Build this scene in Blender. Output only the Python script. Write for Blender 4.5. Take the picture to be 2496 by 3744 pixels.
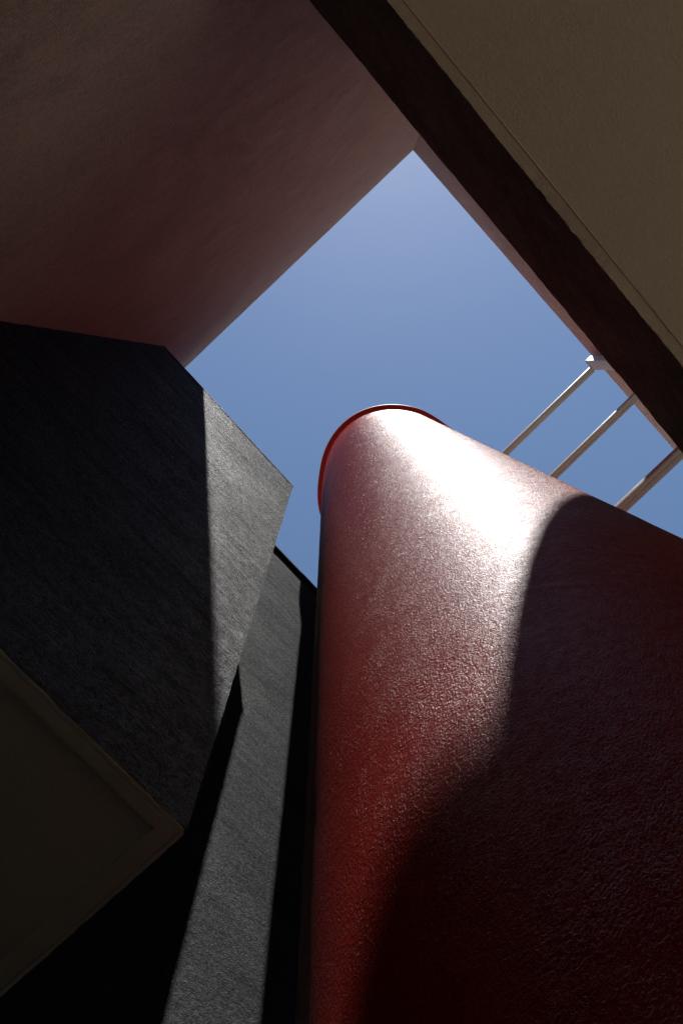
import bpy, bmesh, math, random
from mathutils import Vector, Matrix, noise

for o in list(bpy.data.objects):
    bpy.data.objects.remove(o)
S = bpy.context.scene
C = S.collection
U = 1.35            # metres per layout unit
EYE = 1.6           # camera height above the ground

# ------------------------------------------------------------------ camera
cd = bpy.data.cameras.new('camera')
cam = bpy.data.objects.new('camera', cd); C.objects.link(cam)
cd.sensor_fit = 'VERTICAL'; cd.sensor_height = 36; cd.sensor_width = 24; cd.lens = 29.08
cd.clip_start = 0.02; cd.clip_end = 2000
r = Vector((0.6755029, -0.7371820, -0.0160787))
u = -Vector((0.7248218, 0.6678647, -0.1690859))
b = -Vector((0.1353855, 0.1025638, 0.9854702))
M = Matrix(((r.x, u.x, b.x, 0), (r.y, u.y, b.y, 0), (r.z, u.z, b.z, EYE), (0, 0, 0, 1)))
cam.matrix_world = M
S.camera = cam

# ------------------------------------------------------------------ sky, sun, exposure
SX, SY = 0.2272, 0.3118                       # how far a shadow travels per metre of drop
sun_dir = Vector((-SX, -SY, 1)).normalized()  # towards the sun
elev = math.asin(sun_dir.z)
W = bpy.data.worlds.new('World'); S.world = W; W.use_nodes = True
nt = W.node_tree; nt.nodes.clear()
sky = nt.nodes.new('ShaderNodeTexSky'); sky.sky_type = 'NISHITA'
sky.sun_disc = False; sky.sun_elevation = elev
sky.sun_rotation = math.atan2(sun_dir.x, sun_dir.y)
sky.altitude = 100; sky.air_density = 1.45; sky.dust_density = 0.27; sky.ozone_density = 5.0
bg = nt.nodes.new('ShaderNodeBackground'); bg.inputs['Strength'].default_value = 0.064
ow = nt.nodes.new('ShaderNodeOutputWorld')
nt.links.new(sky.outputs[0], bg.inputs[0]); nt.links.new(bg.outputs[0], ow.inputs[0])

sl = bpy.data.lights.new('sun', 'SUN'); sl.energy = 5.0; sl.angle = math.radians(0.53); sl.color = (1, 0.98, 0.95)
so = bpy.data.objects.new('sun', sl); C.objects.link(so)
so.rotation_euler = (-sun_dir).to_track_quat('-Z', 'Y').to_euler(); so.location = (-4, -6, 30)

S.view_settings.view_transform = 'Standard'; S.view_settings.look = 'None'
S.view_settings.exposure = 0.7; S.view_settings.gamma = 1; S.view_settings.use_curve_mapping = False
S.render.engine = 'CYCLES'
S.cycles.max_bounces = 10; S.cycles.diffuse_bounces = 6; S.cycles.glossy_bounces = 4
S.cycles.use_denoising = True; S.cycles.denoiser = 'OPENIMAGEDENOISE'; S.cycles.denoising_prefilter = 'NONE'; S.cycles.denoising_input_passes = 'RGB_ALBEDO_NORMAL'; S.cycles.sample_clamp_indirect = 6
S.cycles.use_adaptive_sampling = True; S.cycles.adaptive_threshold = 0.01

# ------------------------------------------------------------------ materials
def N(nt, kind, **kw):
    n = nt.nodes.new(kind)
    for k, v in kw.items():
        if k in n.inputs: n.inputs[k].default_value = v
        else: setattr(n, k, v)
    return n

def plaster(name, col, col2, rough=0.6, gloss=0.5, grain=0.008, grain_h=0.0012, wave=0.25, wave_h=0.004,
            streak=(6, 6, 30), tilt=(0, 0, 0), mottle=0.35, rough_var=0.1, elong=(1, 1, 1), pits=0.0, coat=0.0, uv=False, coarse=(0.035, 0.0), lo=0.38, hi=0.68, gd=4.0, gr=0.6, speck=0.4, patchy=0.1):
    """Painted textured render: fine stipple, trowel waves, streaky tone changes."""
    m = bpy.data.materials.new(name); m.use_nodes = True
    t = m.node_tree; t.nodes.clear(); L = t.links.new
    out = N(t, 'ShaderNodeOutputMaterial')
    df = N(t, 'ShaderNodeBsdfDiffuse'); gl = N(t, 'ShaderNodeBsdfGlossy', distribution='MULTI_GGX'); mixs = N(t, 'ShaderNodeMixShader')
    fr = N(t, 'ShaderNodeFresnel', IOR=1.45); fk = N(t, 'ShaderNodeMath', operation='MULTIPLY'); fk.inputs[1].default_value = gloss
    df.inputs['Roughness'].default_value = 0.4
    sn = N(t, 'ShaderNodeTexNoise', Scale=1.0, Detail=6.0, Roughness=0.85); sm = N(t, 'ShaderNodeMapRange'); sm.clamp = True
    sm.inputs['From Min'].default_value = 0.42; sm.inputs['From Max'].default_value = 0.60; sm.inputs['To Min'].default_value = 1 - speck; sm.inputs['To Max'].default_value = 1 + speck
    L(sn.outputs[0], sm.inputs[0]); sg = N(t, 'ShaderNodeMath', operation='MULTIPLY'); L(fr.outputs[0], sg.inputs[0]); L(sm.outputs[0], sg.inputs[1])
    L(sg.outputs[0], fk.inputs[0]); L(fk.outputs[0], mixs.inputs[0]); L(df.outputs[0], mixs.inputs[1]); L(gl.outputs[0], mixs.inputs[2])
    L(mixs.outputs[0], out.inputs[0])
    tc = N(t, 'ShaderNodeTexCoord'); src = tc.outputs['UV' if uv else 'Object']
    def coords(scale, rot=(0, 0, 0)):
        mp = N(t, 'ShaderNodeMapping'); mp.inputs['Scale'].default_value = scale
        r0 = N(t, 'ShaderNodeMapping'); r0.inputs['Rotation'].default_value = rot
        L(src, r0.inputs[0]); L(r0.outputs[0], mp.inputs[0]); return mp.outputs[0]
    L(coords((30 * elong[0], 30 * elong[1], 30 * elong[2]), tilt), sn.inputs['Vector'])
    # tone
    n1 = N(t, 'ShaderNodeTexNoise', Scale=1.0, Detail=9.0, Roughness=0.68); L(coords(streak, tilt), n1.inputs['Vector'])
    n2 = N(t, 'ShaderNodeTexNoise', Scale=1.0, Detail=6.0, Roughness=0.6); L(coords((1.1, 1.1, 1.1), tilt), n2.inputs['Vector'])
    mx = N(t, 'ShaderNodeMath', operation='MULTIPLY_ADD'); L(n1.outputs[0], mx.inputs[0]); mx.inputs[1].default_value = 0.6
    m2 = N(t, 'ShaderNodeMath', operation='MULTIPLY'); L(n2.outputs[0], m2.inputs[0]); m2.inputs[1].default_value = 0.4
    L(m2.outputs[0], mx.inputs[2])
    rp = N(t, 'ShaderNodeMapRange'); rp.inputs['From Min'].default_value = 0.5 - mottle * 0.5; rp.inputs['From Max'].default_value = 0.5 + mottle * 0.5
    L(mx.outputs[0], rp.inputs[0])
    cm = N(t, 'ShaderNodeMix', data_type='RGBA')
    cm.inputs[6].default_value = (*col, 1); cm.inputs[7].default_value = (*col2, 1)
    cv = N(t, 'ShaderNodeMath', operation='MULTIPLY_ADD', use_clamp=True); sp2 = N(t, 'ShaderNodeMapRange'); sp2.inputs['From Min'].default_value = 0.40; sp2.inputs['From Max'].default_value = 0.62; sp2.inputs['To Min'].default_value = -speck * 0.5; sp2.inputs['To Max'].default_value = speck * 0.5
    L(sn.outputs[0], sp2.inputs[0]); cv.inputs[1].default_value = 1.0; L(rp.outputs[0], cv.inputs[0]); L(sp2.outputs[0], cv.inputs[2])
    L(cv.outputs[0], cm.inputs[0]); L(cm.outputs[2], df.inputs['Color'])
    rr = N(t, 'ShaderNodeMapRange'); rr.inputs['To Min'].default_value = rough + rough_var; rr.inputs['To Max'].default_value = rough - rough_var
    pg = N(t, 'ShaderNodeMapRange'); pg.inputs['To Min'].default_value = gloss * (1 - patchy); pg.inputs['To Max'].default_value = gloss * (1 + patchy)
    L(rp.outputs[0], pg.inputs[0]); L(pg.outputs[0], fk.inputs[1])
    L(rp.outputs[0], rr.inputs[0]); L(rr.outputs[0], gl.inputs['Roughness'])
    # relief: stipple (metres) on trowel waves
    sc = 1.0 / grain
    g1 = N(t, 'ShaderNodeTexNoise', Scale=1.0, Detail=gd, Roughness=gr, Distortion=0.3)
    L(coords((sc * elong[0], sc * elong[1], sc * elong[2]), tilt), g1.inputs['Vector'])
    pw = N(t, 'ShaderNodeMapRange', interpolation_type='SMOOTHSTEP'); pw.inputs['From Min'].default_value = lo; pw.inputs['From Max'].default_value = hi
    L(g1.outputs[0], pw.inputs[0])
    # stipple is heavier in some patches
    am = N(t, 'ShaderNodeTexNoise', Scale=1.0, Detail=3.0); L(coords((5 * elong[0], 5 * elong[1], 5 * elong[2]), tilt), am.inputs['Vector'])
    ar = N(t, 'ShaderNodeMapRange'); ar.inputs['From Min'].default_value = 0.3; ar.inputs['From Max'].default_value = 0.7; ar.inputs['To Min'].default_value = 0.45; ar.inputs['To Max'].default_value = 1.0
    L(am.outputs[0], ar.inputs[0])
    gm = N(t, 'ShaderNodeMath', operation='MULTIPLY'); L(pw.outputs[0], gm.inputs[0]); L(ar.outputs[0], gm.inputs[1])
    wv = N(t, 'ShaderNodeTexNoise', Scale=1.0, Detail=3.0, Roughness=0.5); L(coords((1 / wave * elong[0], 1 / wave * elong[1], 1 / wave * elong[2]), tilt), wv.inputs['Vector'])
    b1 = N(t, 'ShaderNodeBump'); b1.inputs['Distance'].default_value = wave_h; b1.inputs['Strength'].default_value = 1.0
    L(wv.outputs[0], b1.inputs['Height'])
    b2 = N(t, 'ShaderNodeBump'); b2.inputs['Distance'].default_value = grain_h; b2.inputs['Strength'].default_value = 1.0
    prev = b1.outputs[0]
    if coarse[1] > 0:
        cs = 1.0 / coarse[0]
        cn = N(t, 'ShaderNodeTexNoise', Scale=1.0, Detail=5.0, Roughness=0.72); L(coords((cs * elong[0], cs * elong[1], cs * elong[2]), tilt), cn.inputs['Vector'])
        b3 = N(t, 'ShaderNodeBump'); b3.inputs['Distance'].default_value = coarse[1]; b3.inputs['Strength'].default_value = 1.0
        L(cn.outputs[0], b3.inputs['Height']); L(prev, b3.inputs['Normal']); prev = b3.outputs[0]
    L(gm.outputs[0], b2.inputs['Height']); L(prev, b2.inputs['Normal'])
    for sh in (df, gl, fr): L(b2.outputs[0], sh.inputs['Normal'])
    return m

M_RED = plaster('red_satin_paint', (0.28, 0.014, 0.008), (0.34, 0.021, 0.013), rough=0.31, gloss=0.27, grain=0.0075, grain_h=0.0027,
                wave=0.2, wave_h=0.004, streak=(4, 14, 1), tilt=(0, 0, 0.5), mottle=0.4, rough_var=0.07, elong=(1.0, 0.6, 1), uv=True,
                coarse=(0.040, 0.0075), lo=0.40, hi=0.68, gd=3.0, gr=0.6, speck=0.30, patchy=0.22)
M_RIM = plaster('red_rim_paint', (0.22, 0.012, 0.008), (0.28, 0.018, 0.012), rough=0.6, gloss=0.3, grain=0.01, grain_h=0.0005)
M_PINK = plaster('dusty_pink_render', (0.44, 0.34, 0.285), (0.58, 0.45, 0.37), rough=0.9, gloss=0.15, grain=0.010, grain_h=0.0040,
                 wave=0.3, wave_h=0.005, streak=(3, 3, 9), tilt=(0.6, 0, 0), mottle=0.3, elong=(1, 1, 1.6), coarse=(0.03, 0.010), speck=1.0)
M_BLACK = plaster('black_textured_paint', (0.003, 0.004, 0.0035), (0.012, 0.014, 0.013), rough=0.48, gloss=0.175, grain=0.009, grain_h=0.0045,
                  wave=0.2, wave_h=0.004, streak=(2.2, 2.2, 11), tilt=(0, 0.12, 0), mottle=0.3, rough_var=0.08, elong=(1, 1, 1.4), coarse=(0.028, 0.011), patchy=0.25)
M_BLACK2 = plaster('black_matt_paint', (0.006, 0.009, 0.010), (0.016, 0.021, 0.022), rough=0.62, gloss=0.13, grain=0.009, grain_h=0.0036,
                  wave=0.2, wave_h=0.004, streak=(2.2, 2.2, 11), tilt=(0, 0.12, 0), mottle=0.35, rough_var=0.04, elong=(1, 1, 1.4), coarse=(0.028, 0.009), patchy=0.3)
M_CREAM = plaster('cream_soffit_render', (0.76, 0.66, 0.50), (0.84, 0.74, 0.57), rough=0.9, gloss=0.3, speck=0.8, grain=0.012, grain_h=0.0016,
                  wave=0.08, wave_h=0.0022, streak=(4, 4, 4), mottle=0.5)
M_CREAM2 = plaster('shaded_cream_soffit_render', (0.58, 0.64, 0.56), (0.66, 0.72, 0.63), rough=0.9, gloss=0.3, grain=0.012, grain_h=0.0012,
                  wave=0.1, wave_h=0.0015, streak=(5, 5, 5), mottle=0.4)  # copy of the cream, darkened for weaker light and greened against red bounce
M_FASC = plaster('dark_brown_stained_concrete', (0.045, 0.068, 0.056), (0.175, 0.215, 0.175), rough=0.9, gloss=0.15, speck=0.3, grain=0.012, grain_h=0.0020,
                 wave=0.3, wave_h=0.006, streak=(3.5, 3.5, 6), tilt=(0, 0.5, 0), mottle=0.35)
M_STEEL = plaster('white_painted_steel', (0.42, 0.46, 0.44), (0.50, 0.545, 0.52), rough=0.5, gloss=0.3, grain=0.02, grain_h=0.0002,
                  wave=0.3, wave_h=0.0006, mottle=0.5)
M_PAVE = plaster('pale_concrete_paving', (0.42, 0.375, 0.30), (0.52, 0.465, 0.38), rough=0.85, gloss=0.3, grain=0.02, grain_h=0.001, streak=(1.5, 1.5, 1.5))
M_SEAM = plaster('dirty_seam', (0.10, 0.08, 0.07), (0.14, 0.11, 0.09), rough=0.8)

# ------------------------------------------------------------------ helpers
def P(x, y, h):
    """layout units (h above the eye) -> metres above the ground"""
    return Vector((x * U, y * U, EYE + h * U))

def thing(name, label, cat, loc, group=None):
    o = bpy.data.objects.new(name, None); C.objects.link(o); o.location = loc
    o.empty_display_size = 0.3
    o['label'] = label; o['category'] = cat
    if group: o['group'] = group
    return o

def obj(name, bm, mat, parent=None, smooth=True, angle=32):
    """link one bmesh (world coordinates) as one mesh object under parent"""
    if parent is not None:
        bmesh.ops.translate(bm, verts=bm.verts, vec=-Vector(parent.location))
    bmesh.ops.recalc_face_normals(bm, faces=bm.faces)
    if smooth:
        for f in bm.faces: f.smooth = True
        for e in bm.edges:
            e.smooth = not (len(e.link_faces) == 2 and e.calc_face_angle(0) > math.radians(angle))
    me = bpy.data.meshes.new(name); bm.to_mesh(me); bm.free(); me.materials.append(mat)
    o = bpy.data.objects.new(name, me); C.objects.link(o)
    if parent is not None: o.parent = parent
    return o

def wob(v, amp, size, seed=0.0):
    return Vector([noise.noise(v / size + Vector((seed + 17.3 * k, 5.1 * k, -3.7 * k))) for k in range(3)]) * amp

def patch(bm, a, b_, c, d, step):
    """quad a-b-c-d as a grid"""
    nu = max(1, int(round(max((b_ - a).length, (c - d).length) / step))); nv = max(1, int(round(max((d - a).length, (c - b_).length) / step)))
    g = []
    for j in range(nv + 1):
        row = []
        for i in range(nu + 1):
            s, t = i / nu, j / nv
            row.append(bm.verts.new(a * (1 - s) * (1 - t) + b_ * s * (1 - t) + c * s * t + d * (1 - s) * t))
        g.append(row)
    for j in range(nv):
        for i in range(nu):
            bm.faces.new((g[j][i], g[j][i + 1], g[j + 1][i + 1], g[j + 1][i]))

def block(lo, hi, step=0.07, amp=0.003, size=0.13, skip='', fine=''):
    """closed block from 4 lower + 4 upper corners (counter-clockwise); big hidden faces stay coarse"""
    bm = bmesh.new()
    n = len(lo)
    for i in range(n):
        st = step if (not fine or str(i) in fine) else None
        a, b_, c, d = lo[i], lo[(i + 1) % n], hi[(i + 1) % n], hi[i]
        if st is None:
            # coarse, but with matching borders so that the block stays closed
            patch(bm, a, b_, c, d, step)
        else:
            patch(bm, a, b_, c, d, st)
    patch(bm, lo[0], lo[3], lo[2], lo[1], step)
    patch(bm, hi[0], hi[1], hi[2], hi[3], step)
    bmesh.ops.remove_doubles(bm, verts=bm.verts, dist=1e-4)
    for v in bm.verts:
        v.co += wob(v.co, amp, size) + wob(v.co, amp * 0.6, size * 0.3, 40)
    return bm

def box4(x0, x1, y0, y1, h):
    return [P(x0, y0, h), P(x1, y0, h), P(x1, y1, h), P(x0, y1, h)]

GROUND = -EYE / U
XP, HP = -1.17, 10.04                  # pink wall on the left and its top
def yp2(x): return -2.402 - 0.0135 * (x + 1.17)      # face of the pink wall on the right
def yfas(x): return -0.893 + 0.0110 * x               # face of the walkway slab

# ------------------------------------------------------------------ ground
bm = bmesh.new()
patch(bm, Vector((-400, -400, 0)), Vector((400, -400, 0)), Vector((400, 400, 0)), Vector((-400, 400, 0)), 100)
g = obj('ground', bm, M_PAVE); g['kind'] = 'structure'

# ------------------------------------------------------------------ pink building on the left (its wall faces the shaft)
t = thing('pink_building', 'tall dusty pink rendered wall filling the upper left, above the black block', 'building', P(-2.6, -1.5, GROUND))
bm = block(box4(-4.0, XP, -6.6, 3.2, GROUND), box4(-4.0, XP, -6.6, 3.2, HP), step=0.09, amp=0.004, size=0.5)
obj('wall', bm, M_PINK, t)

# ------------------------------------------------------------------ pink building on the right, standing on the walkway slab
t = thing('pink_building', 'narrow sliver of pink wall between the blue sky and the dark brown band', 'building', P(3, -3.5, 3.5))
D = -7.2
lo = [P(XP - 0.1, D, 3.503), P(4.4, D, 3.503), P(4.4, yp2(4.4), 3.503), P(XP - 0.1, yp2(XP - 0.1), 3.503)]
hi = [P(XP - 0.1, D, HP), P(4.4, D, HP), P(4.4, yp2(4.4), HP), P(XP - 0.1, yp2(XP - 0.1), HP)]
obj('wall', block(lo, hi, step=0.1, amp=0.004, size=0.5), M_PINK, t)

# ------------------------------------------------------------------ walkway slab with cream underside and dark brown edge face
t = thing('walkway_slab', 'overhead concrete slab with cream underside and dark brown edge in the upper right', 'canopy', P(2, -2.5, 2.8))
H1, H2 = 2.8, 3.5
x0, x1 = XP + 0.004, 4.4
def strip(prof, n_step, amp, jit, name, mat, size=0.06, seed=0):
    """profile points (distance behind the slab face, h) swept along the slab; jit = indices with ragged edge"""
    bm = bmesh.new(); n = int((x1 - x0) * U / n_step); rows = []
    for i in range(n + 1):
        x = x0 + (x1 - x0) * i / n
        # away from the shaft the pieces are long and plain
        row = []
        for k, (d, h) in enumerate(prof):
            p = P(x, yfas(x) - d, h)
            if k in jit:
                q = Vector((p.x, k * 3.0 + seed, 0))
                a = noise.noise(q / size) + 0.7 * noise.noise(q / (size * 0.33)) + 1.5 * noise.noise(q / (size * 9))
                chip = max(0.0, noise.noise(q / (size * 1.7) + Vector((9, 9, 9))) - 0.38) * 5
                p.y -= amp * (a + chip * 1.2) ; p.z += amp * 0.5 * (a + chip)
            row.append(bm.verts.new(p))
        rows.append(row)
    m_ = len(prof)
    for i in range(n):
        for k in range(m_):
            bm.faces.new((rows[i][k], rows[i][(k + 1) % m_], rows[i + 1][(k + 1) % m_], rows[i + 1][k]))
    bm.faces.new(rows[0]); bm.faces.new(rows[-1][::-1])
    return obj(name, bm, mat, t, angle=28)
# brown edge face: a render coat 2.5 cm thick on the slab's edge
strip([(0.0, H1 + 0.004), (0.0, H1 + 0.23), (0.0, H1 + 0.46), (0.0, H2), (0.03, H2), (0.03, H1 + 0.004)], 0.02, 0.0042, (0, 3), 'edge_face', M_FASC, size=0.11)
# cream underside: ragged lip, drip bead, field
strip([(0.001, H1), (0.001, H1 + 0.004), (0.030, H1 + 0.02), (0.050, H1 + 0.02), (0.041, H1)], 0.012, 0.0050, (0, 1), 'edge_lip', M_CREAM, size=0.05)
bead = [(0.0372, H1 - 0.0005), (0.0378, H1 - 0.0025), (0.0392, H1 - 0.0038), (0.0408, H1 - 0.0038), (0.0422, H1 - 0.0025), (0.0432, H1 + 0.0010), (0.0455, H1 + 0.0045), (0.0455, H1 + 0.012), (0.0372, H1 + 0.012)]
strip(bead, 0.03, 0.0008, tuple(range(9)), 'drip_bead', M_CREAM, size=0.3, seed=0)
bm = bmesh.new()
x_a, x_b = x0, x1
def fld(x, d, h): return P(x, yfas(x) - d, h)
cols = [i * 0.04 for i in range(0, 61)]
patch(bm, fld(x_a, 0.0445, H1 + 0.0015), fld(x_b, 0.0445, H1 + 0.0015), fld(x_b, 5.4, H1 + 0.0015), fld(x_a, 5.4, H1 + 0.0015), 0.12)
for v in bm.verts: v.co.z += 0.003 * noise.noise(v.co / 0.4)
geom = bmesh.ops.extrude_face_region(bm, geom=bm.faces[:])['geom']
for v in geom:
    if isinstance(v, bmesh.types.BMVert): v.co.z = EYE + (H1 + 0.3) * U
obj('underside', bm, M_CREAM, t)
bm = block([P(x0, -6.5, H1 + 0.31), P(x1, -6.5, H1 + 0.31), P(x1, yfas(x1) - 0.031, H1 + 0.31), P(x0, yfas(x0) - 0.031, H1 + 0.31)],
           [P(x0, -6.5, H2 - 0.002), P(x1, -6.5, H2 - 0.002), P(x1, yfas(x1) - 0.031, H2 - 0.002), P(x0, yfas(x0) - 0.031, H2 - 0.002)], step=1.0, amp=0)
obj('slab_core', bm, M_FASC, t)
# unseen wall added under the slab to block light from the ground behind
bm = block(box4(XP + 0.004, 4.4, -4.7, -4.5, GROUND), box4(XP + 0.004, 4.4, -4.7, -4.5, H1 - 0.002), step=0.5, amp=0)
obj('light_block_wall', bm, M_CREAM, t)

# ------------------------------------------------------------------ black block, cantilevered, and its cream underside
HB, HK = 1.78, 7.72
t = thing('black_block', 'black rendered block jutting overhead on the left, its right end pale grey in sunlight', 'building', P(-0.3, 1.4, HB))
Y2 = 1.8355
lo = [P(XP + 0.002, 0.9440, HB), P(0.5586, 0.9632, HB), P(0.5650, Y2 - 0.002, HB), P(XP + 0.002, Y2 - 0.002, HB)]
hi = [P(XP + 0.002, 0.9570, HK), P(0.5715, 0.9725, HK), P(0.5715, Y2 - 0.002, HK), P(XP + 0.002, Y2 - 0.002, HK)]
lo_w = [v + Vector((0, 0, 0.0055)) for v in lo]
bm = block(lo_w, hi, step=0.035, amp=0.0035, size=0.12)
# open the block's bottom: the cream underside closes it
bmesh.ops.delete(bm, geom=[f for f in bm.faces if f.calc_center_median().z < EYE + HB * U + 0.012 and abs(f.normal.z) > 0.9], context='FACES')
obj('wall', bm, M_BLACK, t)
# thin cap line just under the top edge
bm = bmesh.new()
a_, b_ = hi[0], hi[1]
cap_lo = [v + Vector((0, 0, -0.055)) for v in hi]; off = [Vector((0, -0.006, 0)), Vector((0.006, -0.006, 0)), Vector((0.006, 0, 0)), Vector((0, 0, 0))]
bm = block([v + o_ for v, o_ in zip(cap_lo, off)], [v + o_ + Vector((0, 0, 0.012)) for v, o_ in zip(hi, off)], step=0.05, amp=0.0015, size=0.3)
obj('cap', bm, M_BLACK, t)

def soffit_rings():
    offs = [  # (dx, dy, dz) in layout units from the outer edge, in order inwards
        (0.005, 0.005, 0.020), (0.0, 0.0, 0.0), (0.0100, 0.0085, 0.0), (0.0112, 0.0100, 0.0045), (0.0138, 0.0130, 0.0045), (0.0150, 0.0145, -0.0008),
        (0.0600, 0.0465, -0.0008), (0.0615, 0.0480, 0.0150)]
    corner = lo[1]; left = lo[0]; back = lo[2]
    e1 = (left - corner); e2 = (back - corner); L1, L2 = e1.length, e2.length; e1.normalize(); e2.normalize()
    bm = bmesh.new(); rings = []
    n1, n2 = int(L1 / 0.012), int(L2 / 0.012)
    for k, (dx, dy, dz) in enumerate(offs):
        base = corner + e1 * dx * U + e2 * dy * U + Vector((0, 0, dz * U))
        ring = []
        pts = [(base + e1 * ((L1 - dx * U) * (n1 - i) / n1), 0) for i in range(n1)] + [(base, 1)] + [(base + e2 * ((L2 - dy * U) * (i + 1) / n2), 2) for i in range(n2)]
        for i, (p, s) in enumerate(pts):
            amp = 0.0018 if k <= 1 else (0.0014 if k in (2, 3, 4, 5) else 0.0010)
            q = Vector((p.x, p.y, (0 if k <= 1 else (k // 2) * 2.0)))
            a = noise.noise(q / 0.05) + 0.6 * noise.noise(q / 0.016) + 0.9 * noise.noise(q / 0.4)
            v = p.copy()
            if s == 0: v.y += amp * a + (0.0025 if k <= 1 and noise.noise(q / 0.09 + Vector((3, 3, 3))) > 0.3 else 0)
            elif s == 2: v.x -= amp * a
            else: v += (e1 + e2) * 0.006 if k <= 1 else Vector((0, 0, 0))
            if k in (1, 2, 5, 6): v.z += 0.0006 * a
            ring.append(bm.verts.new(v))
        rings.append(ring)
    for k in range(len(rings) - 1):
        for i in range(len(rings[0]) - 1):
            bm.faces.new((rings[k][i], rings[k][i + 1], rings[k + 1][i + 1], rings[k + 1][i]))
    # the drip recess runs back into a flat field
    inner = rings[-1]
    far = bm.verts.new(lo[3] + Vector((0, 0, 0.0150 * U)))
    field = [v for v in inner]
    bm.faces.new(field + [far])
    return bm
bmf = soffit_rings()
obj('underside', bmf, M_CREAM2, t, angle=25)

# ------------------------------------------------------------------ black wall behind, with coping
HW = 9.30
t = thing('black_wall', 'tall black wall behind the red tower, grey sunlit strip down its middle', 'wall', P(3, 2.4, GROUND))
bm = block(box4(XP + 0.004, 4.4, Y2, 2.8, GROUND), box4(XP + 0.004, 4.4, Y2, 2.8, HW), step=0.09, amp=0.003, size=0.3)
obj('wall', bm, M_BLACK2, t)
bm = block(box4(XP + 0.004, 4.43, Y2 - 0.046, 2.83, HW + 0.001), box4(XP + 0.004, 4.43, Y2 - 0.046, 2.83, HW + 0.045), step=0.07, amp=0.0015, size=0.3)
obj('coping', bm, M_BLACK2, t)

# ------------------------------------------------------------------ red tower
HC, CX, CY, EA, EB, ER = 11.6183, 0.1955, 0.0354, 0.1319, 0.0999, 0.1133
t = thing('red_tower', 'curved glossy red tower rising towards the sky, lower right in shadow', 'tower', P(CX * HC, CY * HC, GROUND))
def sstep(t):
    t = max(0.0, min(1.0, t)); return t * t * (3 - 2 * t)
def ell(th, grow=0.0):
    d = math.degrees(th) % 360
    if d < 180: grow += 0.045 * sstep((143 - d) / 26) * sstep((d - 20) / 50)
    else: grow -= 0.045 * sstep((d - 222) / 24) * sstep((340 - d) / 50)
    x = (EA * HC + grow) * math.cos(th); y = (EB * HC + grow) * math.sin(th)
    c, s = math.cos(ER), math.sin(ER)
    return CX * HC + c * x - s * y, CY * HC + s * x + c * y
def tower_body():
    bm = bmesh.new(); uvl = bm.loops.layers.uv.new('UVMap')
    n = 288; hs = [GROUND + (HC - GROUND) * j / 90 for j in range(91)]
    arc = [0.0]
    for i in range(n):
        a = ell(2 * math.pi * i / n); b2 = ell(2 * math.pi * (i + 1) / n)
        arc.append(arc[-1] + math.dist(a, b2) * U)
    rows = []
    for h in hs:
        row = []
        for i in range(n):
            th = 2 * math.pi * i / n
            x, y = ell(th)
            p = P(x, y, h)
            k = 0.0035 * noise.noise(p / 0.7) + 0.0012 * noise.noise(p / 0.2)
            c_ = P(CX * HC, CY * HC, h); dv = (p - c_).normalized()
            row.append(bm.verts.new(p + dv * k))
        rows.append(row)
    for j in range(len(hs) - 1):
        for i in range(n):
            f = bm.faces.new((rows[j][i], rows[j][(i + 1) % n], rows[j + 1][(i + 1) % n], rows[j + 1][i]))
            z0, z1 = hs[j] * U, hs[j + 1] * U
            for lp, (aa, zz) in zip(f.loops, ((arc[i], z0), (arc[i + 1], z0), (arc[i + 1], z1), (arc[i], z1))):
                lp[uvl].uv = (aa, zz)
    return bm
obj('wall', tower_body(), M_RED, t, angle=60)
def rim():
    bm = bmesh.new(); n = 288
    prof = [(-0.006, HC - 0.0), (0.060, HC + 0.001), (0.0635, HC + 0.004), (0.064, HC + 0.085), (0.060, HC + 0.09), (-0.35, HC + 0.09), (-0.35, HC)]
    rows = []
    for (g_, h) in prof:
        row = []
        for i in range(n):
            x, y = ell(2 * math.pi * i / n, g_)
            row.append(bm.verts.new(P(x, y, h)))
        rows.append(row)
    m_ = len(prof)
    for k in range(m_):
        for i in range(n):
            bm.faces.new((rows[k][i], rows[k][(i + 1) % n], rows[(k + 1) % m_][(i + 1) % n], rows[(k + 1) % m_][i]))
    return bm
obj('rim', rim(), M_RIM, t, angle=25)
bm = bmesh.new()
vs = [bm.verts.new(P(*ell(2 * math.pi * i / 72, -0.34), HC + 0.02)) for i in range(72)]
bm.faces.new(vs)
obj('roof', bm, M_RIM, t)

# ------------------------------------------------------------------ steel post and the three crossbars
def bar_block(x0, x1, y0, y1, h0, h1, bev=0.006):
    bm = bmesh.new()
    lo_, hi_ = box4(x0, x1, y0, y1, h0), box4(x0, x1, y0, y1, h1)
    V_ = [bm.verts.new(v) for v in lo_ + hi_]
    for f in ((0, 3, 2, 1), (4, 5, 6, 7), (0, 1, 5, 4), (1, 2, 6, 5), (2, 3, 7, 6), (3, 0, 4, 7)):
        bm.faces.new([V_[i] for i in f])
    bmesh.ops.bevel(bm, geom=bm.edges[:], offset=bev, segments=2, affect='EDGES', profile=0.6)
    return bm
t = thing('steel_post', 'square white steel post against the pink wall at the end of the highest crossbar', 'post', P(2.08, -2.41, 3.5))
obj('shaft', bar_block(2.010, 2.157, yp2(2.1) + 0.0015, -2.354, 3.504, 10.06), M_STEEL, t)
obj('cap', bar_block(2.008, 2.159, yp2(2.1) + 0.0015, -2.352, 10.061, 10.10, bev=0.004), M_STEEL, t)

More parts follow.
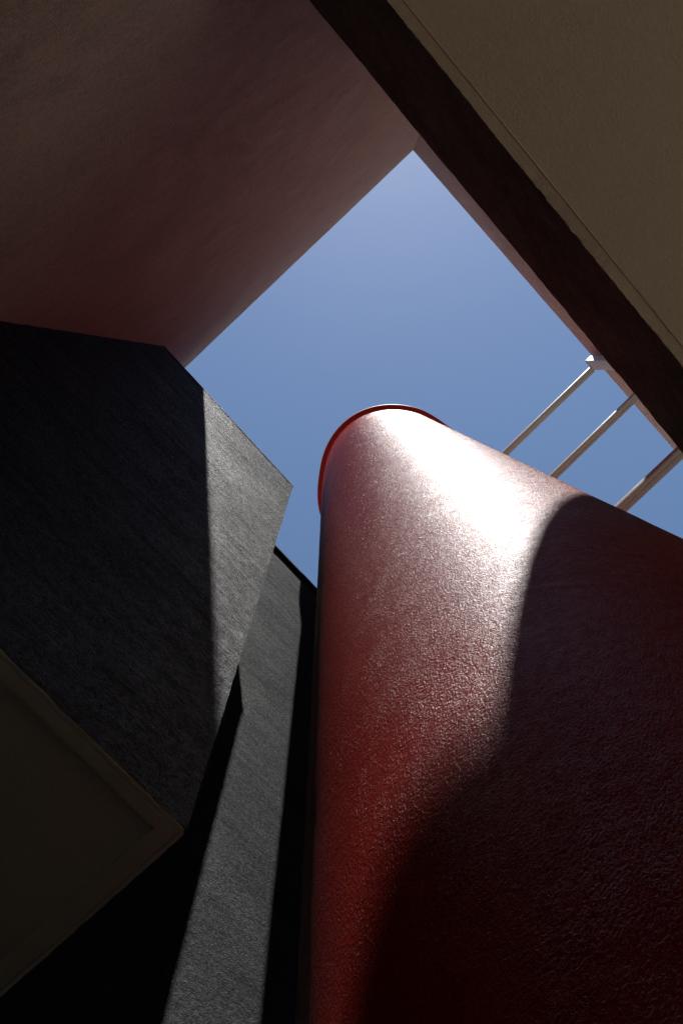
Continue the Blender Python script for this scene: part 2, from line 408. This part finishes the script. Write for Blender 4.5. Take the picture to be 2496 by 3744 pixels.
def crossbar(label, far, near, w, h0, h1, seam):
    """far / near: (x, y) of the shaft-side edge at the post end and at the tower end"""
    (xa, ya), (xb, yb) = far, near
    t = thing('crossbar', label, 'beam', P((xa + xb) / 2, (ya + yb) / 2, h0), 'white steel crossbars between the pink wall and the red tower')
    d = Vector((xb - xa, yb - ya, 0)).normalized(); s = Vector((d.y, -d.x, 0))
    if s.x < 0: s = -s
    def bar(o0, o1, ha, hb, s0=0.0, s1=1.0, bev=0.003):
        bm = bmesh.new(); Ls = math.hypot(xb - xa, yb - ya)
        A = Vector((xa, ya, 0)) + d * Ls * s0; B = Vector((xa, ya, 0)) + d * Ls * s1
        q = [A + s * o0, A + s * o1, B + s * o1, B + s * o0]
        V_ = [bm.verts.new(P(v.x, v.y, ha)) for v in q] + [bm.verts.new(P(v.x, v.y, hb)) for v in q]
        for f in ((0, 3, 2, 1), (4, 5, 6, 7), (0, 1, 5, 4), (1, 2, 6, 5), (2, 3, 7, 6), (3, 0, 4, 7)):
            bm.faces.new([V_[i] for i in f])
        bmesh.ops.bevel(bm, geom=bm.edges[:], offset=bev, segments=2, affect='EDGES', profile=0.6)
        return bm
    if seam:
        # two channels back to back with a welded seam between them
        obj('channel', bar(0.0, w * seam - 0.0012, h0, h1), M_STEEL, t)
        obj('channel', bar(w * seam + 0.0012, w, h0 + 0.0015, h1), M_STEEL, t)
        bm = bmesh.new()
        for (sa, sb) in ((0.03, 0.20), (0.235, 0.42), (0.455, 0.66), (0.70, 0.97)):
            pass
        obj('seam_weld', bar(w * seam - 0.0012, w * seam + 0.0012, h0 + 0.004, h1 - 0.004, 0.004, 0.996, 0.0004), M_SEAM, t)
        for sa in (0.22, 0.44, 0.68):
            obj('weld_bead', bar(w * seam - 0.003, w * seam + 0.003, h0 - 0.0004, h0 + 0.004, sa, sa + 0.018, 0.0008), M_STEEL, t)
    else:
        obj('bar', bar(0.0, w, h0, h1), M_STEEL, t)
    return t
def bar_ends(h, x_near_r, y_near_r, x_far_r, y_far_r, ya, yb):
    xn, yn, xf, yf = x_near_r * h, y_near_r * h, x_far_r * h, y_far_r * h
    k = (xf - xn) / (yf - yn)
    return (xn + k * (ya - yn), ya), (xn + k * (yb - yn), yb)
f1, n1_ = bar_ends(10.09, 0.2145, -0.0866, 0.2083, -0.2323, -2.350, -0.50)
crossbar('highest and thinnest-looking crossbar, its end meeting the square white post', f1, n1_, 0.072, 10.025, 10.085, 0)
f2, n2_ = bar_ends(7.84, 0.2754, -0.1103, 0.2684, -0.2455, -2.350, -0.50)
crossbar('middle crossbar of the three, brown seam along its underside', f2, n2_, 0.066, 7.785, 7.84, 0.6)
f3, n3_ = bar_ends(6.04, 0.3591, -0.1435, 0.3545, -0.2441, -2.350, -0.50)
crossbar('lowest crossbar, the widest-looking, nearest the right edge of the photo', f3, n3_, 0.077, 5.975, 6.04, 0.42)
